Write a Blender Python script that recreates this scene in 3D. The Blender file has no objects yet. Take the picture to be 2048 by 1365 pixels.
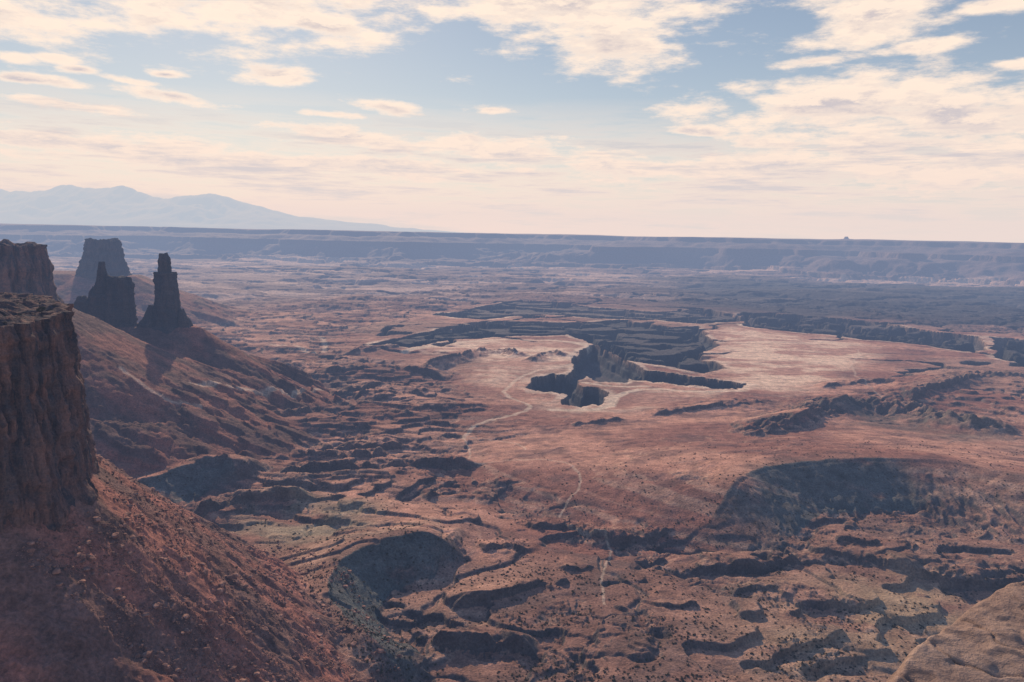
import bpy, math, random
import numpy as np
from mathutils import Matrix, Vector
from mathutils.bvhtree import BVHTree
random.seed(5); rng=np.random.default_rng(7)
scene=bpy.context.scene
scene.view_settings.view_transform='Standard'; scene.view_settings.look='None'; scene.view_settings.exposure=0
F=1550.0; HC=370.0; PITCH=math.radians(7.75); ROLL=math.radians(1.1)
SUN_AZ=math.radians(-20); SUN_EL=math.radians(28.5)
M3=(Matrix.Rotation(math.pi/2-PITCH,3,'X') @ Matrix.Rotation(ROLL,3,'Z'))
def ray(px,py):
    return M3 @ Vector(((px-1024)/F,(682.5-py)/F,-1))
def P(px,py,z=0.0):
    d=ray(px,py)
    t=(z-HC)/d.z if d.z<-1e-4 else 60000
    return (d.x*t,d.y*t)
def PD(px,py,dist):
    d=ray(px,py); t=dist/d.y
    return (d.x*t,dist,HC+d.z*t)
M3I=np.array(M3.inverted())
def project(x,y,z):
    v=np.stack([x,y,z-HC],-1)@M3I.T
    return 1024+F*v[:,0]/-v[:,2], 682.5-F*v[:,1]/-v[:,2]
# ---------------- numpy noise
perm=rng.permutation(256); perm=np.concatenate([perm,perm,perm])
ga=rng.uniform(0,2*np.pi,256); GX=np.cos(ga);GY=np.sin(ga)
g3=rng.normal(size=(256,3)); g3/=np.linalg.norm(g3,axis=1)[:,None]
def pn2(x,y):
    xi=np.floor(x).astype(np.int64); yi=np.floor(y).astype(np.int64)
    xf=x-xi; yf=y-yi; u=xf*xf*xf*(xf*(xf*6-15)+10); v=yf*yf*yf*(yf*(yf*6-15)+10)
    def g(a,b,fx,fy):
        h=perm[perm[a&255]+(b&255)]; return GX[h]*fx+GY[h]*fy
    n00=g(xi,yi,xf,yf); n10=g(xi+1,yi,xf-1,yf); n01=g(xi,yi+1,xf,yf-1); n11=g(xi+1,yi+1,xf-1,yf-1)
    a=n00+u*(n10-n00); b=n01+u*(n11-n01)
    return (a+v*(b-a))*1.45
def pn3(x,y,z):
    xi=np.floor(x).astype(np.int64); yi=np.floor(y).astype(np.int64); zi=np.floor(z).astype(np.int64)
    xf=x-xi;yf=y-yi;zf=z-zi
    f=lambda t:t*t*t*(t*(t*6-15)+10)
    u,v,w=f(xf),f(yf),f(zf)
    def g(a,b,c,fx,fy,fz):
        h=perm[perm[perm[a&255]+(b&255)]+(c&255)]; q=g3[h]
        return q[...,0]*fx+q[...,1]*fy+q[...,2]*fz
    def L(a,b,t): return a+t*(b-a)
    r=[]
    for dz in (0,1):
        a=L(g(xi,yi,zi+dz,xf,yf,zf-dz),g(xi+1,yi,zi+dz,xf-1,yf,zf-dz),u)
        b=L(g(xi,yi+1,zi+dz,xf,yf-1,zf-dz),g(xi+1,yi+1,zi+dz,xf-1,yf-1,zf-dz),u)
        r.append(L(a,b,v))
    return L(r[0],r[1],w)*1.5
def fbm2(x,y,o=4,gain=.5,s=0.0):
    r=0;a=1;t=0
    for i in range(o):
        r=r+a*pn2(x+s+i*17.3,y+s*1.7+i*9.1); t+=a; a*=gain; x=x*2.03; y=y*2.03
    return r/t*1.3
def fbm3(x,y,z,o=3,gain=.5,s=0.0):
    r=0;a=1;t=0
    for i in range(o):
        r=r+a*pn3(x+s+i*17.3,y+s*1.7+i*9.1,z+i*5.5); t+=a; a*=gain; x=x*2.03; y=y*2.03; z=z*2.03
    return r/t*1.3
def ss(a,b,x):
    t=np.clip((x-a)/(b-a),0,1); return t*t*(3-2*t)
def terr(t,s,k=.7):
    q=t/s; f=np.floor(q); return s*(f+ss(k,1.0,q-f))
def sdf_poly(x,y,poly):
    n=len(poly); d=np.full(x.shape,1e18); ins=np.zeros(x.shape,bool)
    for i in range(n):
        ax,ay=poly[i]; bx,by=poly[(i+1)%n]
        ex,ey=bx-ax,by-ay; wx,wy=x-ax,y-ay
        t=np.clip((wx*ex+wy*ey)/(ex*ex+ey*ey+1e-9),0,1)
        d=np.minimum(d,(wx-ex*t)**2+(wy-ey*t)**2)
        if ay!=by:
            c=((ay>y)!=(by>y))&(x<(bx-ax)*(y-ay)/(by-ay)+ax)
            ins^=c
    d=np.sqrt(d); return np.where(ins,d,-d)
def sdf_line(x,y,pts):
    best=np.full(x.shape,1e18); side=np.ones(x.shape); tt=np.zeros(x.shape)
    L=[0]
    for i in range(len(pts)-1): L.append(L[-1]+math.dist(pts[i],pts[i+1]))
    for i in range(len(pts)-1):
        ax,ay=pts[i]; bx,by=pts[i+1]; ex,ey=bx-ax,by-ay; wx,wy=x-ax,y-ay
        t=np.clip((wx*ex+wy*ey)/(ex*ex+ey*ey+1e-9),0,1)
        d=(wx-ex*t)**2+(wy-ey*t)**2
        m=d<best
        best=np.where(m,d,best); side=np.where(m,np.sign(ex*wy-ey*wx),side)
        tt=np.where(m,(L[i]+t*(L[i+1]-L[i]))/L[-1],tt)
    return np.sqrt(best),side,tt
def bbox_mask(x,y,pts,m):
    xs=[p[0] for p in pts]; ys=[p[1] for p in pts]
    return np.nonzero((x>min(xs)-m)&(x<max(xs)+m)&(y>min(ys)-m)&(y<max(ys)+m))[0]
def chk(pts,closed):
    p=[tuple(q) for q in pts]; out=[] if closed else [p[0]]
    n=len(p); 
    for i in range(n if closed else n-1):
        a,b=p[i],p[(i+1)%n]; out.append((a[0]*.75+b[0]*.25,a[1]*.75+b[1]*.25)); out.append((a[0]*.25+b[0]*.75,a[1]*.25+b[1]*.75))
    if not closed: out.append(p[-1])
    return out
# ---------------- terrain features
CUESTA=[ # h, cliff frac, front width, back length, pts
 (54,.08,92,480,[(1380,1020),(1440,972),(1490,943),(1540,925),(1640,915),(1750,910),(1900,915),(2048,945),(2300,1010),(2500,1060)]),
 (13,.8,30,90,[(1300,1112),(1400,1120),(1500,1118),(1740,1105),(1850,1130),(2048,1150),(2300,1180)]),
 (30,.25,60,150,[(1440,880),(1520,868),(1570,850),(1620,828),(1660,808),(1700,793),(1790,795),(1850,815),(1920,838),(2040,850),(2150,858)]),
 (22,.5,50,160,[(1800,800),(1860,775),(1950,745),(2048,745),(2200,760)]),
 (42,.15,55,120,[(200,985),(225,965),(330,937),(440,912),(485,935)]),
 (20,.7,38,110,[(530,952),(620,938),(700,930),(790,925),(880,917),(970,908)]),
 (18,.7,34,80,[(380,1022),(400,1012),(460,992),(540,990),(640,982)]),
 (18,.7,34,80,[(640,888),(720,880),(820,870)]),
 (20,.6,38,90,[(370,870),(430,862),(500,845),(620,822),(650,806)]),
 (18,.7,36,110,[(630,747),(700,738),(760,735),(900,735)]),
 (15,.7,30,90,[(700,782),(800,776),(870,775)]),
 (12,.7,25,60,[(975,995),(1000,965),(1040,950)]),
 (13,.6,26,70,[(1120,1040),(1200,1068),(1300,1060),(1360,1048)]),
 (12,.8,22,40,[(900,1200),(960,1192),(1010,1190),(1100,1158)]),
 (14,.8,24,45,[(850,1262),(900,1270),(960,1265),(1080,1285)]),
 (14,.5,40,140,[(1290,832),(1400,815),(1470,806),(1570,800)]),
 (12,.6,30,90,[(1140,852),(1200,846),(1260,840)]),
 (20,.3,40,45,[(830,728),(870,716),(930,702),(990,690),(1060,704)]),
 (14,.3,35,40,[(1060,716),(1100,698),(1140,706)]),
 (38,.10,50,140,[(860,1300),(790,1285),(725,1255),(672,1210),(652,1165),(672,1120),(715,1092),(780,1072),(860,1060),(960,1070)]),
 (18,.5,36,90,[(560,905),(640,900),(720,905),(800,895)]),
 (13,.6,30,70,[(1240,900),(1330,890),(1440,900),(1500,912)]),
 (12,.6,30,70,[(1230,975),(1290,985),(1380,1000),(1440,1010)]),
 (10,.8,20,40,[(960,1100),(1020,1090),(1060,1105)]),
 (11,.8,20,40,[(1460,1180),(1530,1170),(1590,1190)]),
 (26,.5,50,130,[(380,812),(440,800),(500,785),(560,770),(600,765)]),
 (14,.6,40,100,[(680,700),(780,690),(860,680)]),
 (12,.7,26,60,[(860,985),(900,975),(950,972)]),
 (12,.7,26,60,[(430,940),(520,918),(600,915)]),
 (12,.7,30,80,[(1640,770),(1740,758),(1830,768)]),
 (12,.7,26,60,[(680,835),(760,828),(860,838)]),
 (12,.7,26,60,[(640,790),(700,770),(780,760)]),
 (14,.7,28,60,[(760,950),(820,945),(870,950)]),
 (10,.8,20,40,[(1100,1130),(1150,1140),(1190,1130)]),
 (10,.8,20,40,[(1280,1200),(1340,1215),(1400,1205)]),
]
CUE=[(h,c,w,L,[P(a,b,h) for a,b in chk(pts,False)]) for h,c,w,L,pts in CUESTA]
CANY=[
 (66,.0,[(1150,735),(1140,722),(1168,700),(1188,690),(1215,704),(1262,724),(1290,738),(1278,752),(1240,766),(1200,762),(1172,752),(1156,758),(1152,766),(1168,774),(1196,774),(1216,786),(1214,808),(1165,818),(1122,814),(1118,802),(1134,794),(1104,786),(1070,786),(1050,774),(1062,754),(1100,746),(1140,746)]),
 (46,.0,[(1270,738),(1330,744),(1400,754),(1450,760),(1497,768),(1490,778),(1430,778),(1340,766),(1260,758)]),
 (78,1.,[(740,690),(800,672),(880,660),(1000,642),(1130,646),(1240,640),(1330,655),(1395,652),(1435,690),(1400,708),(1452,736),(1400,744),(1320,730),(1255,722),(1190,692),(1140,670),(1000,672),(900,680),(820,698)]),
 (80,1.,[(860,630),(960,612),(1050,600),(1180,612),(1300,622),(1420,618),(1500,640),(1400,648),(1300,640),(1180,636),(1080,628),(960,640)]),
 (110,.6,[(1480,624),(1600,628),(1740,642),(1850,660),(1960,674),(1975,700),(1930,704),(1850,690),(1740,680),(1600,664),(1490,652)]),
 (110,.6,[(1985,674),(2048,680),(2300,716),(2300,778),(2048,728),(1990,716)]),
]
CAN=[(D,k,[P(a,b,0) for a,b in pts]) for D,k,pts in CANY]
FLAT=[[P(a,b) for a,b in pts] for pts in [
 [(1395,656),(1480,656),(1560,666),(1700,682),(1770,700),(1730,735),(1650,770),(1560,800),(1500,775),(1440,745),(1400,720),(1430,690)],
 [(800,702),(900,684),(1000,678),(1140,680),(1195,702),(1140,735),(1050,745),(1000,775),(930,745),(960,715),(860,705)],
 [(1060,800),(1120,820),(1230,820),(1300,780),(1480,782),(1400,800),(1250,830),(1080,835)]]]
CALM=[[P(a,b) for a,b in pts] for pts in [
 [(1000,600),(1500,610),(2100,680),(2100,760),(1760,770),(1560,815),(1250,840),(1060,850),(980,790),(940,740),(740,705),(740,670)]]]
PALE=[ (w,k,[P(a,b) for a,b in chk(pts,False)]) for w,k,pts in [
 (22,.8,[(800,703),(900,687),(1000,679),(1140,681),(1200,703)]),
 (7,.6,[(1200,703),(1135,733),(1060,742),(1022,765),(1005,790),(1060,818),(1045,832),(960,850),(925,875)]),
 (14,.9,[(1100,826),(1216,824),(1235,790),(1300,776),(1400,786),(1490,784)]),
 (12,.8,[(1165,764),(1240,774),(1300,772)]),
 (3.4,.4,[(925,875),(990,880),(1040,895),(1050,910)]),
 (2.6,.45,[(925,875),(940,905),(930,935),(1010,928),(1120,940),(1150,960),(1163,990),(1130,1015),(1100,1045)]),
 (2.0,.45,[(1100,1045),(1160,1080),(1225,1085),(1215,1130),(1203,1160),(1208,1225)]),
 (12,.5,[(540,680),(600,695),(640,712),(655,690),(640,670)]),
 (9,.5,[(640,800),(560,830),(470,850),(390,880)]),
 (6,.4,[(250,905),(330,915),(400,905)]),
 (4,.4,[(1760,800),(1700,740),(1720,700)]),
]]
M1=[(-299,440),(-296,470),(-292,503),(-310,545),(-345,600),(-420,680),(-560,700),(-600,560),(-560,440),(-420,395),(-345,405)]
M2=[(-905,1235),(-840,1240),(-797,1290),(-805,1370),(-900,1450),(-1150,1500),(-1300,1350),(-1150,1200),(-1000,1225)]
WWP=[(-925,1590),(-850,1575),(-760,1580),(-690,1590),(-655,1615),(-690,1650),(-800,1660),(-920,1650)]
BX=PD(212,560,3200)
B3=[(BX[0]-125,3170),(BX[0]-60,3120),(BX[0]+60,3120),(BX[0]+130,3180),(BX[0]+100,3300),(BX[0]-90,3320)]
TALUS=[(M1,197,1.04,.00078,330,.35),(M2,240,.66,.0003,450,.6),(WWP,168,.70,.0004,380,1.),(B3,175,.50,.0002,480,.5),
       ([(-1150,1450),(-900,1420),(-850,1600),(-1150,1700)],190,.55,.0003,450,1.),
       ([(-2300,3000),(-1800,3150),(-1800,3400),(-2300,3400)],180,.45,.0002,500,.5)]
LED=[P(a,b) for a,b in [(380,880),(600,700),(950,690),(980,800),(900,960),(620,1010),(380,1030)]]
def H(x,y,full=False):
    r=np.hypot(x,y)
    A=np.clip(r*.011,4,90)
    n1=fbm2(x/160,y/160,4,s=3.1); n2=fbm2(x/160,y/160,4,s=53.7)
    m1=fbm2(x/26,y/26,3,s=13.1); m2=fbm2(x/26,y/26,3,s=73.7)
    wx=x+A*n1+5.*m1; wy=y+A*n2+5.*m2
    flat=np.zeros_like(x)
    for pl in FLAT:
        ix=bbox_mask(x,y,pl,400); d=sdf_poly(wx[ix]+(wx[ix]-x[ix]),wy[ix]+(wy[ix]-y[ix]),pl); flat[ix]=np.maximum(flat[ix],ss(-60,90,d))
    calm=np.zeros_like(x)
    for pl in CALM:
        ix=bbox_mask(x,y,pl,400); calm[ix]=np.maximum(calm[ix],ss(-180,60,sdf_poly(x[ix],y[ix],pl)))
    led=np.zeros_like(x); ix=bbox_mask(x,y,LED,400); led[ix]=ss(-150,80,sdf_poly(wx[ix],wy[ix],LED))
    rough=(1-.8*flat)*(1-.8*calm)
    far=ss(3500,6500,r)
    b=fbm2(wx/560,wy/430,4,s=1.0)*36
    b2=fbm2(wx/330,wy/190,5,s=31.0)*20
    t=terr(b+b2,7,.88)
    z=(t*.9+(b+b2)*.1)*rough*(1-.5*far)
    b3=fbm2(wx/230,wy/75,4,s=131.)*17
    z+=(terr(b3,5,.88)*.93+b3*.07)*rough*(.0+.85*led)*(1-.6*far)
    dr=np.abs(fbm2(wx/260,wy/260,4,s=151.)); z-=3.5*(1-ss(.0,.06,dr))*rough*(1-far)
    z+=ss(.05,.25,fbm2(x/120,y/120,3,s=7.))*terr(fbm2(wx/50,wy/36,5,s=17.)*7,1.8,.8)*rough*(1-far)
    z+=fbm2(wx/14,wy/14,3,s=19.)*.55*(1-far)
    cb=np.abs(fbm2(wx/620,wy/480,4,s=137.)); cmk=ss(2300,2700,r)*ss(6000,4800,r)*(1-flat)*(x>-500)
    sc_=cmk*(1-ss(.015,.055,cb)); z-=sc_*48
    fz=terr(fbm2(wx/1900,wy/1400,5,s=23.)*100,20,.75)
    cn=np.abs(fbm2(wx/1500,wy/900,4,s=37.)); fz-=45*(1-ss(.03,.10,cn))
    z=z+far*fz*.65
    esc=np.zeros_like(x)
    for k,(h,c,w,L,pts) in enumerate(CUE):
        ix=bbox_mask(x,y,pts,L*2.2)
        if len(ix)==0: continue
        kk=.5 if h>29 else .2
        X=wx[ix]+(x[ix]-wx[ix])*kk; Y=wy[ix]+(y[ix]-wy[ix])*kk
        d,s,tt=sdf_line(X,Y,pts)
        te=.2 if h>50 else .16
        tp=ss(0,te,tt)*ss(0,.16,1-tt)
        if h<32: tp=tp*np.clip(.9+1.2*n2[ix]+.7*m1[ix],.15,1.25)
        gul=1-np.abs(fbm2(x[ix]/22,y[ix]/60,3,s=5.))*1.6
        ge=ss(.48,.58,tt) if h>50 else 0*tt
        we=w*(1+.45*ge)
        fr=np.where(d<we*.1,1-c*ss(.0,1,d/(we*.1)),(1-c)*np.maximum(0,1-(d-we*.1)/(we*(.92+.12*gul+.12*ge*(gul-.6))))**1.1)
        bk=np.exp(-(d/L)**1.5*2)
        add=h*tp*np.where(s>0,bk,fr)
        kb=.8 if h>50 else .5
        base=z[ix]*(1-kb*np.clip(add/12,0,1))
        z[ix]=base+add
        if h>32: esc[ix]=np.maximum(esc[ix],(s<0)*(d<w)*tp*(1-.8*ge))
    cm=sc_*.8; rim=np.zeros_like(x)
    rg1=fbm2(x/30,y/110,3,s=301.); rg2=fbm2(x/30,y/110,3,s=331.)
    for D,kk,pl in CAN:
        ix=bbox_mask(x,y,pl,60); k=.35+.5*kk
        ex_=0 if kk>.5 else 1
        d=sdf_poly(wx[ix]*k+x[ix]*(1-k)+ex_*10*rg1[ix],wy[ix]*k+y[ix]*(1-k)+ex_*34*rg2[ix],pl)
        dd=np.clip(d,0,None)
        if ex_: prof=.35*ss(0,4,dd)+.08*ss(4,12,dd)+.32*ss(12,16,dd)+.25*ss(16,45,dd)
        else: prof=.34*ss(0,6,dd)+.10*ss(8,22,dd)+.30*ss(22,30,dd)+.26*ss(34,90,dd)
        flr=z[ix]*(1-ss(0,20,dd)*.5)
        bt=terr(np.clip(fbm2(wx[ix]/190,wy[ix]/120,4,s=77.)+.28,0,1)*230,19,.7)
        bt=np.minimum(bt,D*.93)*ss(20,55,dd)*(kk>.5)
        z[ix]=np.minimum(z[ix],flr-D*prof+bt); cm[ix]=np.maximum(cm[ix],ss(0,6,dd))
        wr=26 if ex_ else 34
        rim[ix]=np.maximum(rim[ix],ss(-wr,-wr*.4,d)*(d<1)*(calm[ix]>.3)*ss(-.5,.3,n1[ix]))
    tal=np.zeros_like(x)
    for pl,zb,sl,cc,ex,lg in TALUS:
        ix=bbox_mask(x,y,pl,ex+350)
        if len(ix)==0: continue
        X=x[ix]+.35*A[ix]*n1[ix]; Y=y[ix]+.35*A[ix]*n2[ix]
        d=np.clip(-sdf_poly(X,Y,pl),0,None)
        gl=fbm2(x[ix]/30,y[ix]/30,4,s=61.)
        g2=1-np.abs(fbm2(x[ix]/75,y[ix]/28,4,s=67.))*2
        d2=np.minimum(d,sl/(2*cc)*.85)
        hh=zb-sl*d2+cc*d2*d2-.12*(d-d2)
        hh=hh+(gl+.6*g2)*np.clip(d,0,60)*(.075 if zb==197 else .04)+fbm2(x[ix]/7,y[ix]/7,3,s=41.)*1.6
        low=ss(.66*zb,.3*zb,hh)
        bb=fbm2(wx[ix]/170,wy[ix]/80,4,s=201.)*34
        hh=hh+low*lg*(terr(bb,9,.85)*.92+bb*.08)
        k=8.0; q=np.clip(.5+.5*(hh-z[ix])/k,0,1)
        z[ix]=z[ix]*(1-q)+hh*q+k*q*(1-q)*.6
        tal[ix]=np.maximum(tal[ix],q*ss(0,20,hh))
    own=205-.62*r+fbm2(x/40,y/40,3,s=9.)*6
    own=np.where(r<700,own,-999)
    z=np.maximum(z,own)
    z+=ss(150,420,x)*ss(750,450,r)*25
    e=9900+2100*fbm2(x/5200,y/5200,3,s=2.2)+1100*fbm2(x/1300,y/1300,4,s=8.8)+1500*ss(.0,-.6,x/np.maximum(y,1))
    sd=r-e
    top=394+18*fbm2(x/3000,y/3000,2,s=4.)+14*fbm2(x/1100,y/1100,3,s=14.)
    w=sd+150*fbm2(x/300,y/300,3,s=6.)
    mz=top*(.12*ss(-900,-850,w)+.38*ss(-550,250,w)+.16*ss(250,310,w)+.18*ss(310,1100,w)+.16*ss(1100,1300,w))
    z=z*(1-ss(-300,300,sd))+mz
    bx=PD(1692,485,11500); db=np.hypot(x-bx[0],y-bx[1]); z+=34*ss(38,24,db)+12*ss(200,40,db)
    if full: return z,dict(flat=flat,cm=cm,tal=tal,wx=wx,wy=wy,r=r,far=far,sd=sd,calm=calm,esc=esc,rim=rim)
    return z
# ---------------- mesh helpers
def new_obj(name,me,mat=None,**kw):
    o=bpy.data.objects.new(name,me); scene.collection.objects.link(o)
    if mat: me.materials.append(mat)
    for k,v in kw.items(): o[k]=v
    return o
def grid_mesh(name,V,nu,nv,closed=False,smooth=True,cap=False,cols=None):
    me=bpy.data.meshes.new(name)
    I=np.arange(nu if closed else nu-1)[:,None]; J=np.arange(nv-1)[None,:]
    I2=(I+1)%nu
    q=np.stack([I*nv+J,I2*nv+J,I2*nv+J+1,I*nv+J+1],-1).reshape(-1,4)
    me.vertices.add(len(V)); me.vertices.foreach_set('co',V.astype(np.float32).ravel())
    me.loops.add(q.size); me.loops.foreach_set('vertex_index',q.astype(np.int32).ravel())
    me.polygons.add(len(q)); me.polygons.foreach_set('loop_start',np.arange(0,q.size,4,dtype=np.int32))
    me.polygons.foreach_set('use_smooth',np.full(len(q),smooth))
    if cols is not None:
        a=me.color_attributes.new('col','FLOAT_COLOR','POINT')
        a.data.foreach_set('color',np.concatenate([cols,np.ones((len(cols),1))],1).astype(np.float32).ravel())
    me.update(); me.validate(); return me
# ---------------- materials
def mat_new(name):
    m=bpy.data.materials.new(name); m.use_nodes=True; nt=m.node_tree; nt.nodes.clear()
    out=nt.nodes.new('ShaderNodeOutputMaterial'); b=nt.nodes.new('ShaderNodeBsdfPrincipled')
    b.inputs['Roughness'].default_value=.95; b.inputs['Specular IOR Level'].default_value=.08
    nt.links.new(b.outputs[0],out.inputs[0]); return m,nt,b,out
def N(nt,t,**kw):
    n=nt.nodes.new(t)
    for k,v in kw.items(): setattr(n,k,v)
    return n
def noise(nt,vec,scale,detail=5,rough=.6):
    n=nt.nodes.new('ShaderNodeTexNoise'); n.inputs['Scale'].default_value=scale; n.inputs['Detail'].default_value=detail; n.inputs['Roughness'].default_value=rough
    nt.links.new(vec,n.inputs['Vector']); return n.outputs[0]
def mrange(nt,v,a,b,c,d):
    n=nt.nodes.new('ShaderNodeMapRange'); nt.links.new(v,n.inputs[0])
    for i,q in enumerate((a,b,c,d)): n.inputs[i+1].default_value=q
    return n.outputs[0]
def math_(nt,op,a,b=None,clamp=False):
    n=nt.nodes.new('ShaderNodeMath'); n.operation=op; n.use_clamp=clamp
    for i,q in enumerate((a,b)):
        if q is None: continue
        if isinstance(q,(int,float)): n.inputs[i].default_value=q
        else: nt.links.new(q,n.inputs[i])
    return n.outputs[0]
def mix(nt,f,a,b,mode='MIX'):
    n=nt.nodes.new('ShaderNodeMix'); n.data_type='RGBA'; n.blend_type=mode
    for s,q in ((0,f),(6,a),(7,b)):
        if isinstance(q,(int,float)): n.inputs[s].default_value=q
        elif isinstance(q,tuple): n.inputs[s].default_value=q if len(q)==4 else q+(1,)
        else: nt.links.new(q,n.inputs[s])
    return n.outputs[2]
def bump(nt,h,b,strength,dist):
    n=nt.nodes.new('ShaderNodeBump'); n.inputs['Strength'].default_value=strength; n.inputs['Distance'].default_value=dist
    nt.links.new(h,n.inputs['Height']); nt.links.new(n.outputs[0],b.inputs['Normal'])
mg,nt,b,_=mat_new('desert_ground')
at=N(nt,'ShaderNodeAttribute',attribute_name='col'); tc=N(nt,'ShaderNodeTexCoord').outputs['Object']
n1=noise(nt,tc,.05,7,.7); n2=noise(nt,tc,.4,5,.7)
v=mrange(nt,n1,.3,.7,.55,1.45); c=mix(nt,1.0,at.outputs[0],v,'MULTIPLY')
v2=mrange(nt,n2,.3,.7,.65,1.35); c=mix(nt,1.0,c,v2,'MULTIPLY')
vo=N(nt,'ShaderNodeTexVoronoi'); vo.inputs['Scale'].default_value=.17; nt.links.new(tc,vo.inputs['Vector'])
dots=mrange(nt,vo.outputs['Distance'],.14,.24,1,0); dm=mrange(nt,noise(nt,tc,.012,3,.6),.45,.6,0,.65)
c=mix(nt,math_(nt,'MULTIPLY',dots,dm),c,(.04,.038,.03))
nt.links.new(c,b.inputs['Base Color'])
hb=math_(nt,'ADD',math_(nt,'MULTIPLY',n1,4.5),math_(nt,'MULTIPLY',n2,1.3)); bump(nt,hb,b,.85,1.0)
def rock_mat(name,ca,cb,cc,sc=1.0):
    m,nt,b,_=mat_new(name); tc=N(nt,'ShaderNodeTexCoord').outputs['Object']
    mp=N(nt,'ShaderNodeMapping'); mp.inputs['Scale'].default_value=(1,1,.16); nt.links.new(tc,mp.inputs[0])
    mh=N(nt,'ShaderNodeMapping'); mh.inputs['Scale'].default_value=(.12,.12,1); nt.links.new(tc,mh.inputs[0])
    a=noise(nt,mp.outputs[0],.12*sc,7,.65); l=noise(nt,mh.outputs[0],.22*sc,5,.65); f=noise(nt,tc,.6*sc,5,.7)
    c=mix(nt,mrange(nt,a,.40,.60,0,1),ca,cb); c=mix(nt,mrange(nt,l,.48,.66,0,.7),c,cc)
    c=mix(nt,1.0,c,mrange(nt,f,.3,.7,.65,1.35),'MULTIPLY')
    nt.links.new(c,b.inputs['Base Color'])
    h=math_(nt,'ADD',math_(nt,'MULTIPLY',a,7.0/sc),math_(nt,'ADD',math_(nt,'MULTIPLY',l,3.0/sc),f)); bump(nt,h,b,1.0,1.0)
    return m
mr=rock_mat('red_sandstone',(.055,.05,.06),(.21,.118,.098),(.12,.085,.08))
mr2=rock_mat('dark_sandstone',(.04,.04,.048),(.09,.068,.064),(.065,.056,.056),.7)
mr3=rock_mat('boulder_rock',(.17,.09,.075),(.36,.20,.16),(.25,.15,.12))
# ---------------- ground sheet
NA=1260
th=np.linspace(-math.radians(40),math.radians(40),NA)
rr=np.concatenate([np.linspace(12,290,50),np.geomspace(292,15000,1700),np.geomspace(15200,62000,40)])
NR=len(rr)
TH,RR=np.meshgrid(th,rr,indexing='ij')
X=(np.sin(TH)*RR).ravel(); Y=(np.cos(TH)*RR).ravel()
Z,info=H(X,Y,True)
Zg=Z.reshape(NA,NR)
dzr=np.gradient(Zg,axis=1)/np.gradient(RR,axis=1); dzt=np.gradient(Zg,axis=0)/(RR*(th[1]-th[0]))
slope=np.hypot(dzr,dzt).ravel()
wx,wy,r=info['wx'],info['wy'],info['r']
def C(*a): return np.array(a)[None,:]
def mx(a,b,t): return a*(1-t[:,None])+b*t[:,None]
f1=fbm2(wx/300,wy/220,5,s=5.); f2=fbm2(wx/90,wy/60,5,s=15.); f3=fbm2(X/900,Y/700,4,s=25.)
ones=np.ones((len(X),1))
col=mx(C(.27,.122,.092),C(.47,.240,.172),ss(-.25,.3,f1))
col=mx(col,C(.14,.080,.074),ss(.0,.35,f2)*.6)
col=mx(col,C(.19,.15,.115),ss(.1,.4,f3)*.3)
band=fbm2(Z/7+f1*.6,Z*0+3.3,2,s=3.)
col=mx(col,C(.52,.33,.24),ss(.1,.4,band)*ss(.1,.3,slope)*.45)
col=mx(col,C(.065,.068,.074),ss(.35,.9,slope)*.82*(1-.75*info['tal']))  # steep faces darkened in colour to deepen their shade
col=mx(col,C(.095,.108,.105),info['esc']*ss(-.4,.0,f2+.2)*.85)  # shade painted onto scarp fronts turned away from the sun
fl=info['flat']*ss(.5,.15,slope)
lines=fbm2(wx/160,wy/22,4,s=71.)
pale=mx(mx(C(.46,.25,.185)*ones,C(.74,.52,.385),ss(-.3,.2,f1+f2*.6)),C(.30,.175,.145),ss(.15,.4,lines)*.55)
col=mx(col,pale,fl*.97)
col=mx(col,C(.78,.60,.46),info['rim']*ss(.6,.25,slope)*.6)
col=mx(col,C(.042,.05,.06),info['cm']*.92)  # canyon shade painted in: walls and floor coloured almost black
tc1=mx(C(.32,.13,.098)*ones,C(.15,.085,.074),ss(-.25,.25,f2)); tc1=tc1*(1-.28*ss(700,1100,r))[:,None]
col=mx(col,tc1,info['tal']*.88)
for w,k,pts in PALE:
    ix=bbox_mask(X,Y,pts,120); d,s,t=sdf_line(wx[ix]*.4+X[ix]*.6,wy[ix]*.4+Y[ix]*.6,pts)
    m=ss(w,w*.4,d)*k*(1-.95*info['cm'][ix]); col[ix]=mx(col[ix],C(.66,.50,.38),m)
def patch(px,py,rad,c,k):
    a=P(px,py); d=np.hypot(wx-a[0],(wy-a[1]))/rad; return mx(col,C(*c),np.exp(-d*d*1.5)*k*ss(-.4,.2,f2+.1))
col=patch(640,1055,100,(.36,.31,.21),.6); col=patch(560,1040,80,(.32,.26,.18),.5)
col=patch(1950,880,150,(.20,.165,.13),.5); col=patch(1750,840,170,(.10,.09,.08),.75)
col=patch(1720,1240,90,(.46,.32,.20),.65); col=patch(1850,1200,80,(.46,.32,.20),.65); col=patch(1600,1320,80,(.38,.26,.17),.55)
f4=fbm2(wx/1800,wy/420,5,s=45.)
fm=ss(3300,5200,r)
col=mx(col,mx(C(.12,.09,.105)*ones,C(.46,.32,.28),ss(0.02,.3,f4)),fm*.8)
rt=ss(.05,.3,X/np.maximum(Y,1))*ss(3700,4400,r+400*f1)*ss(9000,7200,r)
col=mx(col,C(.03,.038,.050),rt*.85)  # cloud shadow painted as dark blue ground colour, mid-distance right
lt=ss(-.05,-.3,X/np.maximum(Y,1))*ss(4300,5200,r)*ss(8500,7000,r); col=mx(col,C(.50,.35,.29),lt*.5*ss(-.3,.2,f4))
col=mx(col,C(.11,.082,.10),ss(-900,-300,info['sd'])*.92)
V=np.stack([X,Y,Z],1)
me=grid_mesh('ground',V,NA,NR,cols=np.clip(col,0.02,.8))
new_obj('ground',me,mg,kind='structure')
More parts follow.
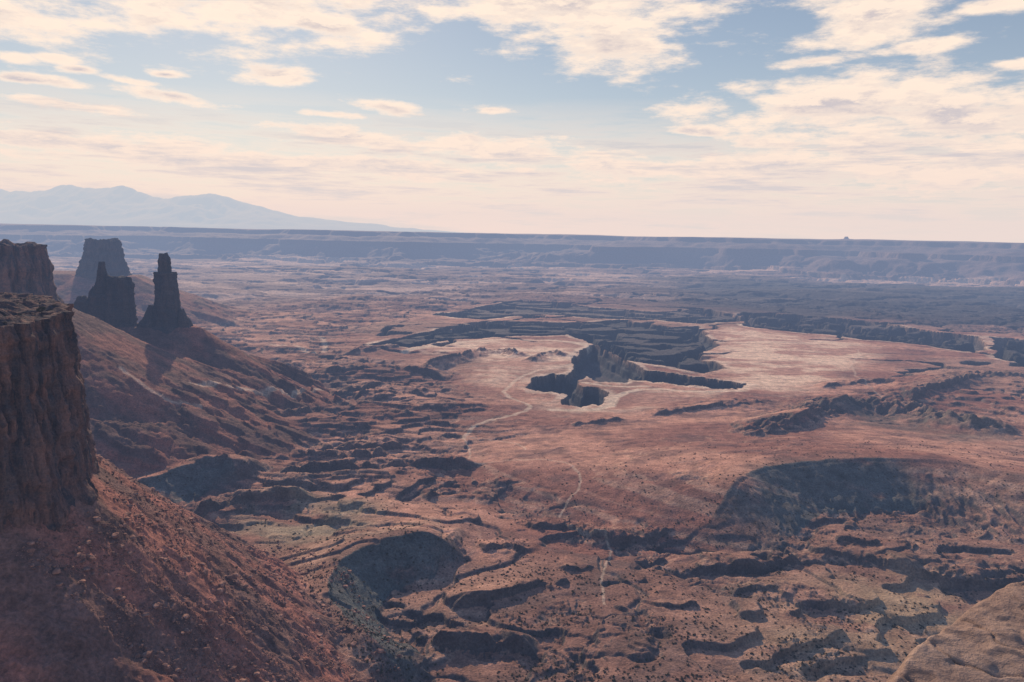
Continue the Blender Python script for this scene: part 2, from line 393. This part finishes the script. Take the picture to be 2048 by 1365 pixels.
# ---------------- rock masses
def chaikin(p,n):
    p=np.array(p,float)
    for _ in range(n):
        q=np.roll(p,-1,0); p=np.stack([p*.75+q*.25,p*.25+q*.75],1).reshape(-1,2)
    return p
def resample(p,ds):
    q=np.vstack([p,p[:1]]); L=np.concatenate([[0],np.cumsum(np.hypot(*np.diff(q,axis=0).T))])
    n=int(L[-1]/ds); s=np.linspace(0,L[-1],n,endpoint=False)
    return np.stack([np.interp(s,L,q[:,0]),np.interp(s,L,q[:,1])],1)
def rock_mass(name,poly,z0,z1,batter,ds,mat,seed,sc=1.0,topn=3.0,rings=26,amp=1.0,**kw):
    p=resample(chaikin(poly,2),ds); n=len(p)
    tg=np.roll(p,-1,0)-np.roll(p,1,0); nm=np.stack([tg[:,1],-tg[:,0]],1); nm/=np.linalg.norm(nm,axis=1)[:,None]
    area=np.sum(p[:,0]*np.roll(p[:,1],-1)-np.roll(p[:,0],-1)*p[:,1])
    if area<0: nm=-nm
    m=int((z1-z0)/ds)+1; t=np.linspace(0,1,m)
    PX=p[:,0][:,None]+0*t; PY=p[:,1][:,None]+0*t
    top=z1+fbm2(p[:,0]/(22*sc),p[:,1]/(22*sc),3,s=seed)*topn
    zz=z0+(top[:,None]-z0)*t[None,:]
    off=batter*(1-t)**1.3
    but=fbm3(PX/(26*sc),PY/(26*sc),zz/(150*sc),3,s=seed)*10*sc
    but=(but*.4+terr(but,3.2*sc,.7)*.6)*amp
    cr=np.abs(fbm3(PX/(11*sc),PY/(11*sc),zz/(90*sc),3,s=seed+7)); cr=-5.5*sc*amp*(1-ss(0,.13,cr))
    led=terr(fbm3(PX/(60*sc),PY/(60*sc),zz/(13*sc),3,s=seed+3)*6*sc,1.6*sc,.5)*amp
    fine=fbm3(PX/(3.2*sc),PY/(3.2*sc),zz/(7*sc),3,s=seed+5)*1.1*sc
    o=off[None,:]+but+cr+led*.7+fine
    o-=ss(.93,1,t)[None,:]*2.5*sc*(.5+fbm2(PX/8,PY/8,2,s=seed)*1.2)
    XX=PX+nm[:,0][:,None]*o; YY=PY+nm[:,1][:,None]*o
    c=p.mean(0)
    k=(np.arange(1,rings+1)/rings)**1.6*.995
    RX=XX[:,-1:]*(1-k)+c[0]*k; RY=YY[:,-1:]*(1-k)+c[1]*k
    RZ=top[:,None]*(1-k)+(z1)*k+fbm2(RX/(9*sc),RY/(9*sc),4,s=seed+2)*2.2*sc*ss(0,.05,k)+terr(fbm2(RX/40,RY/40,2,s=seed)*8,2.5,.6)*sc*ss(0,.1,k)
    XX=np.concatenate([XX,RX],1);YY=np.concatenate([YY,RY],1);ZZ=np.concatenate([zz,RZ],1)
    V=np.stack([XX.ravel(),YY.ravel(),ZZ.ravel()],1)
    me=grid_mesh(name,V,n,ZZ.shape[1],closed=True)
    return new_obj(name,me,mat,**kw)
cliff=rock_mass('cliff',M1,165,312,14,1.2,mr,1.0,kind='structure')
rock_mass('mesa',M2,200,338,25,3.0,mr,11.0,sc=1.8,kind='structure')
BT=[(BX[0]-76,3175),(BX[0]-42,3150),(BX[0]+30,3145),(BX[0]+58,3180),(BX[0]+48,3260),(BX[0]-58,3260)]
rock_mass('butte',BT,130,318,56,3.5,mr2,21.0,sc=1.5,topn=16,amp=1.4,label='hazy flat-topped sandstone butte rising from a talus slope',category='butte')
def columns(name,cols,mat,seed,**kw):
    Vs=[];Fs=[];off=0
    for ci,(prof,asp) in enumerate(cols):
        prof=sorted(prof); zs=np.array([q[0] for q in prof]); n=56
        m=int((zs[-1]-zs[0])/1.6)+2; z=np.linspace(zs[0],zs[-1],m)
        cx=np.interp(z,zs,[q[1] for q in prof]); cy=np.interp(z,zs,[q[2] for q in prof]); rx=np.interp(z,zs,[q[3] for q in prof])
        a=np.linspace(0,2*np.pi,n,endpoint=False)[:,None]
        ca,sa=np.cos(a),np.sin(a); sq=(np.abs(ca)**4+np.abs(sa)**4)**-.25*.93
        bx=cx+rx*ca*sq; by=cy+rx*asp*sa*sq; zz=z[None,:]+0*a
        s=seed+ci*3.3
        d=fbm3(bx/14,by/14,zz/50,3,s=s)*3.5+terr(fbm3(bx/50,by/50,zz/10,3,s=s+3)*4,1.5,.5)*.8-2.5*(1-ss(0,.15,np.abs(fbm3(bx/8,by/8,zz/60,2,s=s+5))))+fbm3(bx/4,by/4,zz/6,2,s=s)*1.0
        d*=np.clip(rx/16,.3,1.1)
        bx=bx+ca*d; by=by+sa*d
        zt=zz[:,-1:]+fbm2(bx[:,-1:]/5,by[:,-1:]/5,2,s=s)*5
        zz[:,-1:]=zt
        k=np.array([.35,.7,.99])
        bx=np.concatenate([bx,bx[:,-1:]*(1-k)+cx[-1]*k],1);by=np.concatenate([by,by[:,-1:]*(1-k)+cy[-1]*k],1)
        zz=np.concatenate([zz,zt*(1-k)+(z[-1]+1.5)*k],1)
        mm=zz.shape[1]
        Vs.append(np.stack([bx.ravel(),by.ravel(),zz.ravel()],1))
        I=np.arange(n)[:,None];J=np.arange(mm-1)[None,:];I2=(I+1)%n
        Fs.append(np.stack([I*mm+J,I2*mm+J,I2*mm+J+1,I*mm+J+1],-1).reshape(-1,4)+off); off+=n*mm
    V=np.concatenate(Vs);Fa=np.concatenate(Fs)
    me=bpy.data.meshes.new(name); me.from_pydata(V.tolist(),[],Fa.tolist()); me.polygons.foreach_set('use_smooth',np.full(len(Fa),True))
    return new_obj(name,me,mat,**kw)
D0=1610
def pc(px,py,w,dy=0):
    x,y,z=PD(px,py,D0+dy); return (z,x,y,w/2*D0/F)
def low(px,w,dy=0): 
    x,y,z=PD(px,700,D0+dy); return (z-10,x,y,w/2*D0/F)
columns('rock_tower',[
 ([low(340,90),pc(340,664,70),pc(336,648,50),pc(334,600,44),pc(333,570,41),pc(331,546,37)],1.1),
 ([low(329,26),pc(329,560,26),pc(329,547,23),pc(329,525,24),pc(328,516,22),pc(327,509,17)],1.0),
 ([low(298,54,-6),pc(298,650,38,-6),pc(301,632,22,-6),pc(303,612,10,-6)],1.2),
 ([low(368,54,4),pc(368,655,32,4),pc(365,635,20,4),pc(363,620,10,4)],1.2),
 ([low(348,30,2),pc(348,600,20,2),pc(347,570,16,2),pc(346,550,12,2)],1.2),
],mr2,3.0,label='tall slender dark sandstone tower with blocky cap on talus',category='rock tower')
columns('rock_tower',[
 ([low(210,150),pc(212,658,128),pc(216,636,112),pc(222,608,90),pc(226,590,76)],.6),
 ([low(242,56),pc(242,640,52),pc(242,600,48),pc(242,570,46),pc(240,555,42)],1.0),
 ([low(204,44),pc(203,640,38),pc(202,600,32),pc(203,575,24),pc(204,552,18),pc(204,538,15),pc(204,525,12)],1.0),
 ([pc(228,566,14),pc(222,560,12),pc(216,553,10),pc(209,548,9)],1.0),
 ([low(166,76,-8),pc(166,650,60,-8),pc(167,625,48,-8),pc(167,606,34,-8),pc(164,594,16,-8)],1.0),
 ([low(184,40,6),pc(184,650,34,6),pc(186,610,28,6),pc(187,590,20,6),pc(189,576,10,6)],1.0),
 ([low(142,44,6),pc(144,655,28,6),pc(148,635,14,6),pc(149,624,7,6)],1.0),
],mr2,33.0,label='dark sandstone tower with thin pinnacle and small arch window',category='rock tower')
# ---------------- mountains
def mountains():
    prof=[(-300,385),(-150,392),(0,378),(25,384),(60,381),(95,380),(118,372),(140,368),(165,376),(185,377),(215,374),(245,371),(262,377),(275,385),(330,395),(370,391),(400,388),(420,386),(440,392),(470,399),(520,412),(560,422),(600,432),(680,442),(760,450),(860,460),(960,470)]
    xs=np.linspace(-300,960,600); D=40000
    base=np.interp(xs,[p[0] for p in prof],[p[1] for p in prof])+fbm2(xs/28,xs*0+2.2,4,s=9.)*3.5*ss(700,400,xs)
    V=[];nv=60
    k=np.linspace(-1,1,nv)
    for i,x in enumerate(xs):
        X0,Y0,Z0=PD(x,base[i],D)
        V.append(np.stack([np.full(nv,X0)+0*k,Y0+k*6500,np.full(nv,Z0)],1))
    V=np.array(V); zr=V[:,:,2]; kk=np.abs(k)[None,:]
    n=fbm2(V[:,:,0].ravel()/2600,V[:,:,1].ravel()/2600,5,s=4.).reshape(zr.shape); rg=1-np.abs(n)*2
    V[:,:,2]=(zr-300)*(1-kk)**1.0*(.75+.25*rg*ss(0,.3,kk)+.25*(1-ss(0,.3,kk)))+300+n*130*(1-kk)
    return grid_mesh('mountain_range',V.reshape(-1,3),len(xs),nv)
mm,nt,b,_=mat_new('mountain_rock'); tc=N(nt,'ShaderNodeTexCoord').outputs['Object']
nt.links.new(mix(nt,mrange(nt,noise(nt,tc,.0006,8,.6),.4,.6,0,1),(.06,.065,.06),(.11,.105,.10)),b.inputs['Base Color'])
new_obj('mountain_range',mountains(),mm,kind='structure')
# ---------------- near slickrock ledge
ms,nt,b,_=mat_new('tan_slickrock'); tc=N(nt,'ShaderNodeTexCoord').outputs['Object']
mp=N(nt,'ShaderNodeMapping'); mp.inputs['Scale'].default_value=(.5,.5,3.0); mp.inputs['Rotation'].default_value=(.15,.1,0); nt.links.new(tc,mp.inputs[0])
a=noise(nt,mp.outputs[0],1.1,8,.62); f=noise(nt,tc,9,6,.7); g=noise(nt,tc,60,3,.6)
c=mix(nt,mrange(nt,a,.35,.65,0,1),(.25,.16,.13),(.37,.255,.205)); c=mix(nt,1.0,c,mrange(nt,f,.3,.7,.8,1.2),'MULTIPLY')
c=mix(nt,mrange(nt,noise(nt,tc,1.7,6,.7),.54,.68,0,.4),c,(.17,.12,.11))
nt.links.new(c,b.inputs['Base Color'])
bump(nt,math_(nt,'ADD',math_(nt,'MULTIPLY',a,.3),math_(nt,'ADD',math_(nt,'MULTIPLY',f,.06),math_(nt,'MULTIPLY',g,.01))),b,.85,1.0)
def ledge():
    D=9.0
    outl=[PD(px,py,D) for px,py in [(1770,1400),(1800,1345),(1835,1300),(1890,1255),(1950,1205),(2010,1178),(2060,1166),(2200,1150)]]
    n,m=300,220
    s=np.linspace(0,1,n); L=np.linspace(0,1,len(outl))
    ox=np.interp(s,L,[p[0] for p in outl]); oz=np.interp(s,L,[p[2] for p in outl]); oy=np.full(n,D)+np.linspace(-1.5,1.5,n)
    sc=oy/D; ox=ox*sc; oz=HC+(oz-HC)*sc
    t=np.linspace(-1,1,m)[None,:]
    YY=oy[:,None]-t*3.2
    drop=np.where(t<0,(-t)**1.7*30, .1*t+1.2*t**2+ 30*np.clip(t-.75,0,1)**1.6*6)
    ZZ=oz[:,None]-drop
    XX=ox[:,None]+0*t+np.where(t>0,.5*t,(-t)*-.4)
    q=fbm3(XX/1.3,YY/1.3,ZZ/.8,4,s=3.)*.16+fbm3(XX/.25,YY/.25,ZZ/.12,3,s=8.)*.02
    ly=ZZ+.35*fbm2(XX/1.3,YY/1.3,3,s=2.)+.22*XX
    lay=terr(ly,.24,.80)-ly
    cw=fbm2(XX/1.1,YY/1.1,3,s=44.)
    ck=-(1-ss(.0,.05,np.abs(cw)))*.03
    ZZ2=ZZ+q+lay*.13+ck
    V=np.stack([XX.ravel(),YY.ravel(),ZZ2.ravel()],1)
    return grid_mesh('sandstone_ledge',V,n,m)
new_obj('sandstone_ledge',ledge(),ms,label='smooth weathered tan sandstone rim ledge with bedding cracks',category='rock ledge')
# ---------------- shrubs & boulders
mv,nt,b,_=mat_new('scrub_foliage'); tc=N(nt,'ShaderNodeTexCoord').outputs['Object']
nt.links.new(mix(nt,noise(nt,tc,.8,3),(.03,.032,.022),(.09,.085,.05)),b.inputs['Base Color'])
def shrub_geo(seed,n=26):
    rg=np.random.default_rng(seed); V=[];Fc=[]
    for i in range(n):
        d=rg.normal(size=3); d/=np.linalg.norm(d); d[2]=abs(d[2]); c=d*rg.uniform(.3,.95)*np.array([1,1,.8])
        for q in range(4): V.append(c+rg.normal(size=3)*.27)
        k=len(V); Fc.append((k-4,k-3,k-2,k-1))
    return np.array(V),np.array(Fc)
SG=[shrub_geo(s) for s in range(5)]
def rock_geo(seed):
    import bmesh
    bm=bmesh.new(); bmesh.ops.create_icosphere(bm,subdivisions=2,radius=1); rg=np.random.default_rng(seed)
    V=np.array([v.co[:] for v in bm.verts]); Fc=np.array([[v.index for v in f.verts] for f in bm.faces]); bm.free()
    for _ in range(7):
        d=rg.normal(size=3); d/=np.linalg.norm(d); k=rg.uniform(.45,.8); pr=V@d; V=V-np.clip(pr-k,0,None)[:,None]*d
    V=V*np.array([1,rg.uniform(.6,.9),rg.uniform(.5,.8)]); return V,Fc
RG=[rock_geo(s) for s in range(6)]
def place(kindname,geos,xy,sizes,z,mat,lift,label,cat,group,stuffname,nmax=300):
    px,py=project(xy[:,0],xy[:,1],z); inf=(px>5)&(px<2043)&(py<1360)&~((px>1780)&(py>1160))
    app=sizes/np.hypot(xy[:,0],xy[:,1])*(inf+.001); order=np.argsort(-app)
    meshes=[]
    for i,(v,f) in enumerate(geos):
        me=bpy.data.meshes.new(kindname); me.from_pydata(v.tolist(),[],f.tolist()); me.materials.append(mat); meshes.append(me)
    for n,i in enumerate(order[:nmax]):
        o=bpy.data.objects.new(kindname,meshes[n%len(meshes)]); scene.collection.objects.link(o)
        o.location=(xy[i,0],xy[i,1],z[i]+lift*sizes[i]); o.rotation_euler=(0,0,random.uniform(0,6.28)); o.scale=(sizes[i],)*3
        o['label']=label;o['category']=cat;o['group']=group
    rest=order[nmax:]
    if len(rest)==0: return
    Vs=[];Fs=[];off=0
    for gi in range(len(geos)):
        idx=rest[gi::len(geos)]; v,f=geos[gi]; a=rng.uniform(0,6.28,len(idx))
        c,s=np.cos(a)[:,None],np.sin(a)[:,None]; S=sizes[idx][:,None]
        X_=(v[None,:,0]*c-v[None,:,1]*s)*S+xy[idx,0][:,None]; Y_=(v[None,:,0]*s+v[None,:,1]*c)*S+xy[idx,1][:,None]; Z_=v[None,:,2]*S+(z[idx]+lift*sizes[idx])[:,None]
        Vs.append(np.stack([X_,Y_,Z_],-1).reshape(-1,3)); 
        Fs.append((f[None]+np.arange(len(idx))[:,None,None]*len(v)+off).reshape(-1,f.shape[1])); off+=len(idx)*len(v)
    V=np.concatenate(Vs);Fa=np.concatenate(Fs); k=Fa.shape[1]
    me=bpy.data.meshes.new(stuffname); me.vertices.add(len(V)); me.vertices.foreach_set('co',V.astype(np.float32).ravel())
    me.loops.add(Fa.size); me.loops.foreach_set('vertex_index',Fa.astype(np.int32).ravel()); me.polygons.add(len(Fa)); me.polygons.foreach_set('loop_start',np.arange(0,Fa.size,k,dtype=np.int32)); me.update()
    new_obj(stuffname,me,mat,kind='stuff')
def inview(n,pylo,pyhi,pxlo=-60,pxhi=2110,bias=1.0):
    px=rng.uniform(pxlo,pxhi,n); py=pylo+(pyhi-pylo)*rng.uniform(0,1,n)**bias
    return np.array([P(a,b_,10) for a,b_ in zip(px,py)])
xy=inview(20000,900,1420,bias=.8)
dn=fbm2(xy[:,0]/70,xy[:,1]/70,3,s=66.); keep=(dn+rng.uniform(-.35,.35,len(xy))>.0)
xy=xy[keep]; z,inf_=H(xy[:,0],xy[:,1],True); k=(inf_['tal']<.2)|(rng.uniform(size=len(z))<.05); xy=xy[k];z=z[k]
sz=rng.uniform(.5,1.5,len(xy))**1.4
cm_=cliff.data; bv=BVHTree.FromPolygons([v.co[:] for v in cm_.vertices],[tuple(p.vertices) for p in cm_.polygons])
def topz(x,y):
    h=bv.ray_cast(Vector((x,y,400)),Vector((0,0,-1))); return h[0].z if h[0] is not None else None
ex=[];ez=[]
for _ in range(900):
    x_=rng.uniform(-420,-285); y_=rng.uniform(400,640); zz_=topz(x_,y_)
    if zz_ and zz_>300 and rng.uniform()<.4: ex.append((x_,y_)); ez.append(zz_)
xy=np.vstack([xy,np.array(ex)]); z=np.concatenate([z,ez]); sz=np.concatenate([sz,rng.uniform(.4,1.3,len(ex))])
place('shrub',SG,xy,sz,z,mv,-.05,'small dark desert shrub on red dirt','shrub','desert shrubs on the basin floor','shrub_cover')
def juniper(x0,y0,h):
    z0=topz(x0,y0) or 312
    e=bpy.data.objects.new('juniper_tree',None); e.location=(x0,y0,z0-.2); scene.collection.objects.link(e)
    e['label']='small dark juniper tree on the sandstone cliff rim'; e['category']='tree'
    rg=np.random.default_rng(3); V=[];Fc=[]
    def limb(p,q,ra,rb,n=7):
        p=np.array(p);q=np.array(q);k=len(V)
        for j,(c,rad) in enumerate(((p,ra),((p+q)/2+rg.normal(size=3)*.08,(ra+rb)/2),(q,rb))):
            for i in range(n):
                a=i/n*6.283; V.append(c+np.array([math.cos(a)*rad,math.sin(a)*rad,0]))
        for j in range(2):
            for i in range(n): Fc.append((k+j*n+i,k+j*n+(i+1)%n,k+(j+1)*n+(i+1)%n,k+(j+1)*n+i))
    limb((0,0,0),(.15,0,h*.45),.32,.2)
    tips=[]
    for i in range(7):
        a=i*.9; t=np.array([math.cos(a)*h*.28,math.sin(a)*h*.28,h*rg.uniform(.5,.85)]); tips.append(t); limb((.12,0,h*rg.uniform(.2,.42)),t,.14,.05)
    me=bpy.data.meshes.new('trunk'); me.from_pydata([tuple(v) for v in V],[],Fc); t=new_obj('trunk',me,mr2); t.parent=e
    V=[];Fc=[]
    for t_ in tips+[np.array([0,0,h*.8])]:
        for i in range(160):
            c=t_+rg.normal(size=3)*np.array([.5,.5,.42])*h*.17
            for q in range(4): V.append(tuple(c+rg.normal(size=3)*.13))
            k=len(V); Fc.append((k-4,k-3,k-2,k-1))
    me=bpy.data.meshes.new('crown'); me.from_pydata(V,[],Fc); t=new_obj('crown',me,mv); t.parent=e
juniper(-318,520,7.0)
px=rng.uniform(-80,800,28000); py=rng.uniform(950,1400,28000)
xy=np.array([P(a,b_,90) for a,b_ in zip(px,py)])
dM=-sdf_poly(xy[:,0],xy[:,1],M1)
xy=xy[(dM>14)&(dM<240)]
cl=fbm2(xy[:,0]/30,xy[:,1]/30,3,s=36.); xy=xy[cl+rng.uniform(-.3,.3,len(xy))>-.1]
sz=.38+rng.pareto(2.6,len(xy))*.65; sz=np.clip(sz,.3,3.6)
place('boulder',RG,xy,sz,H(xy[:,0],xy[:,1]),mr3,.2,'angular reddish sandstone boulder on the talus slope','boulder','fallen boulders on the talus','rubble')
# ---------------- camera
cam=bpy.data.cameras.new('camera'); co=bpy.data.objects.new('camera',cam); scene.collection.objects.link(co)
cam.sensor_width=36; cam.lens=F/2048*36; cam.clip_end=200000; cam.clip_start=.1
co.matrix_world=Matrix.Translation((0,0,HC)) @ M3.to_4x4(); scene.camera=co
# ---------------- sun
sd=bpy.data.lights.new('sun','SUN'); sd.energy=5.0; sd.angle=math.radians(.6); sd.color=(1,.82,.64)
so=bpy.data.objects.new('sun',sd); scene.collection.objects.link(so)
sv=Vector((math.sin(SUN_AZ)*math.cos(SUN_EL),math.cos(SUN_AZ)*math.cos(SUN_EL),math.sin(SUN_EL)))
so.rotation_euler=sv.to_track_quat('Z','Y').to_euler()
# ---------------- air (haze volume)
mh=bpy.data.materials.new('air_haze'); mh.use_nodes=True; nt=mh.node_tree; nt.nodes.clear()
out=nt.nodes.new('ShaderNodeOutputMaterial'); ab=nt.nodes.new('ShaderNodeVolumeAbsorption'); em=nt.nodes.new('ShaderNodeEmission'); ad=nt.nodes.new('ShaderNodeAddShader')
SIG=np.array([.023,.036,.065])/1000; J=np.array([.82,.70,.66]); dens=.00009
ab.inputs['Density'].default_value=dens; ab.inputs['Color'].default_value=tuple(1-SIG/dens)+(1,)
ev=SIG*J; es=ev.max(); em.inputs['Color'].default_value=tuple(ev/es)+(1,); em.inputs['Strength'].default_value=float(es)  # haze glows by itself, standing in for scattered sunlight
nt.links.new(ab.outputs[0],ad.inputs[0]); nt.links.new(em.outputs[0],ad.inputs[1]); nt.links.new(ad.outputs[0],out.inputs['Volume'])
S=75000; zb,zt=-900,2400
v=[(-S,-S,zb),(S,-S,zb),(S,S,zb),(-S,S,zb),(-S,-S,zt),(S,-S,zt),(S,S,zt),(-S,S,zt)]
me=bpy.data.meshes.new('sky'); me.from_pydata(v,[],[(3,2,1,0),(4,5,6,7),(0,1,5,4),(1,2,6,5),(2,3,7,6),(3,0,4,7)])
new_obj('sky',me,mh,kind='structure')  # box holding the glowing haze; visible sky comes from the world shader
# ---------------- world
w=bpy.data.worlds.new('World'); scene.world=w; w.use_nodes=True; nt=w.node_tree; nt.nodes.clear()
out=nt.nodes.new('ShaderNodeOutputWorld'); bg=nt.nodes.new('ShaderNodeBackground'); nt.links.new(bg.outputs[0],out.inputs[0]); bg.inputs[1].default_value=.1
sky=nt.nodes.new('ShaderNodeTexSky'); sky.sky_type='NISHITA'; sky.sun_disc=False; sky.sun_elevation=SUN_EL; sky.sun_rotation=SUN_AZ; sky.altitude=1500; sky.dust_density=.7
tcn=nt.nodes.new('ShaderNodeTexCoord').outputs['Generated']
sep=nt.nodes.new('ShaderNodeSeparateXYZ'); nt.links.new(tcn,sep.inputs[0]); x,y,z=sep.outputs
az=math_(nt,'ARCTAN2',x,y); el=math_(nt,'ARCSINE',z)
zc=math_(nt,'ADD',math_(nt,'MAXIMUM',z,0.0),.05)
cp=nt.nodes.new('ShaderNodeCombineXYZ'); nt.links.new(math_(nt,'DIVIDE',x,zc),cp.inputs[0]); nt.links.new(math_(nt,'DIVIDE',y,zc),cp.inputs[1])
nA=noise(nt,cp.outputs[0],1.6,8,.6)
ae=nt.nodes.new('ShaderNodeCombineXYZ'); nt.links.new(az,ae.inputs[0]); nt.links.new(el,ae.inputs[1])
sm=nt.nodes.new('ShaderNodeMapping'); sm.inputs['Scale'].default_value=(1,3.2,1); sm.inputs['Rotation'].default_value=(0,0,-.05); nt.links.new(ae.outputs[0],sm.inputs[0])
nC=noise(nt,sm.outputs[0],11,10,.66)
su=nt.nodes.new('ShaderNodeMapping'); su.inputs['Scale'].default_value=(1,3.2,1); su.inputs['Rotation'].default_value=(0,0,-.05); su.inputs['Location'].default_value=(0,.035,0); nt.links.new(ae.outputs[0],su.inputs[0])
nU=noise(nt,su.outputs[0],11,10,.66)
sl=nt.nodes.new('ShaderNodeMapping'); sl.inputs['Scale'].default_value=(1,10,1); nt.links.new(ae.outputs[0],sl.inputs[0])
nL=noise(nt,sl.outputs[0],5,10,.66)
CL=[(40,30,150,50,0),(470,5,300,72,0),(640,48,120,35,-8),(1150,5,310,72,0),(1210,95,125,58,-10),(1740,25,115,66,0),(1850,92,90,12,4),(1640,122,85,10,5),
 (1690,210,200,64,0),(1960,235,190,78,0),(1800,290,350,46,0),(1400,217,90,22,5),(1400,262,60,11,-6),(545,148,66,18,0),(975,220,64,11,0),(770,215,80,14,-8),(670,230,60,8,0),
 (340,192,95,12,-6),(260,162,50,7,-5),(130,207,135,12,-3),(50,160,85,9,0),(35,113,35,9,0),(100,115,40,8,0),(160,140,30,6,0),(330,150,30,6,0),(160,290,360,30,0),(700,275,200,24,-3),(1000,300,260,34,-3),(1450,335,420,38,0),(1900,330,330,50,0),(600,330,600,26,0),(2030,130,50,11,0),(1990,10,60,12,0)]
Fld=None
for px,py,rx,ry,rot in CL:
    d=ray(px,py).normalized(); a0=math.atan2(d.x,d.y); e0=math.asin(d.z)
    mp=nt.nodes.new('ShaderNodeMapping'); mp.vector_type='TEXTURE'; mp.inputs['Location'].default_value=(a0,e0,0); mp.inputs['Rotation'].default_value=(0,0,math.radians(rot)); mp.inputs['Scale'].default_value=(rx/F*1.12,ry/F*1.2,1)
    nt.links.new(ae.outputs[0],mp.inputs[0]); ln=nt.nodes.new('ShaderNodeVectorMath'); ln.operation='LENGTH'; nt.links.new(mp.outputs[0],ln.inputs[0])
    v_=math_(nt,'SUBTRACT',1.0,ln.outputs['Value'])
    Fld=v_ if Fld is None else math_(nt,'MAXIMUM',Fld,v_)
Fld=math_(nt,'MAXIMUM',Fld,-.55)
nz=math_(nt,'ADD',math_(nt,'MULTIPLY',math_(nt,'SUBTRACT',nA,.5),1.5),math_(nt,'MULTIPLY',math_(nt,'SUBTRACT',nC,.5),3.2))
Dn=math_(nt,'ADD',math_(nt,'SUBTRACT',Fld,.14),nz)
cl=nt.nodes.new('ShaderNodeMapRange'); cl.interpolation_type='SMOOTHSTEP'; nt.links.new(Dn,cl.inputs[0]); cl.inputs[1].default_value=-.28; cl.inputs[2].default_value=.55; cl.inputs[4].default_value=.95
veil=math_(nt,'MULTIPLY',mrange(nt,el,.08,.17,1.0,0.0),mrange(nt,nL,.40,.56,.2,.97))
cov=math_(nt,'MAXIMUM',cl.outputs[0],veil)
core=math_(nt,'MULTIPLY',mrange(nt,Dn,.25,.9,0,1),mrange(nt,math_(nt,'SUBTRACT',nU,nC),-.06,.06,.15,1.0))
lowk=math_(nt,'MULTIPLY',mrange(nt,el,.10,.17,1.0,0.0),mrange(nt,nL,.48,.62,0,1))
k_=math_(nt,'MAXIMUM',core,lowk)
ccol=mix(nt,k_,(11.8,9.8,7.9),(5.9,5.1,5.1))
hi=mrange(nt,el,.3,.6,0,1)  # sky above the view boosted and tinted blue to fill shadows
base=mix(nt,1.0,sky.outputs[0],mix(nt,hi,(.78,.75,.73),(1.2,1.55,1.9)),'MULTIPLY')
nt.links.new(mix(nt,cov,base,ccol),bg.inputs[0])
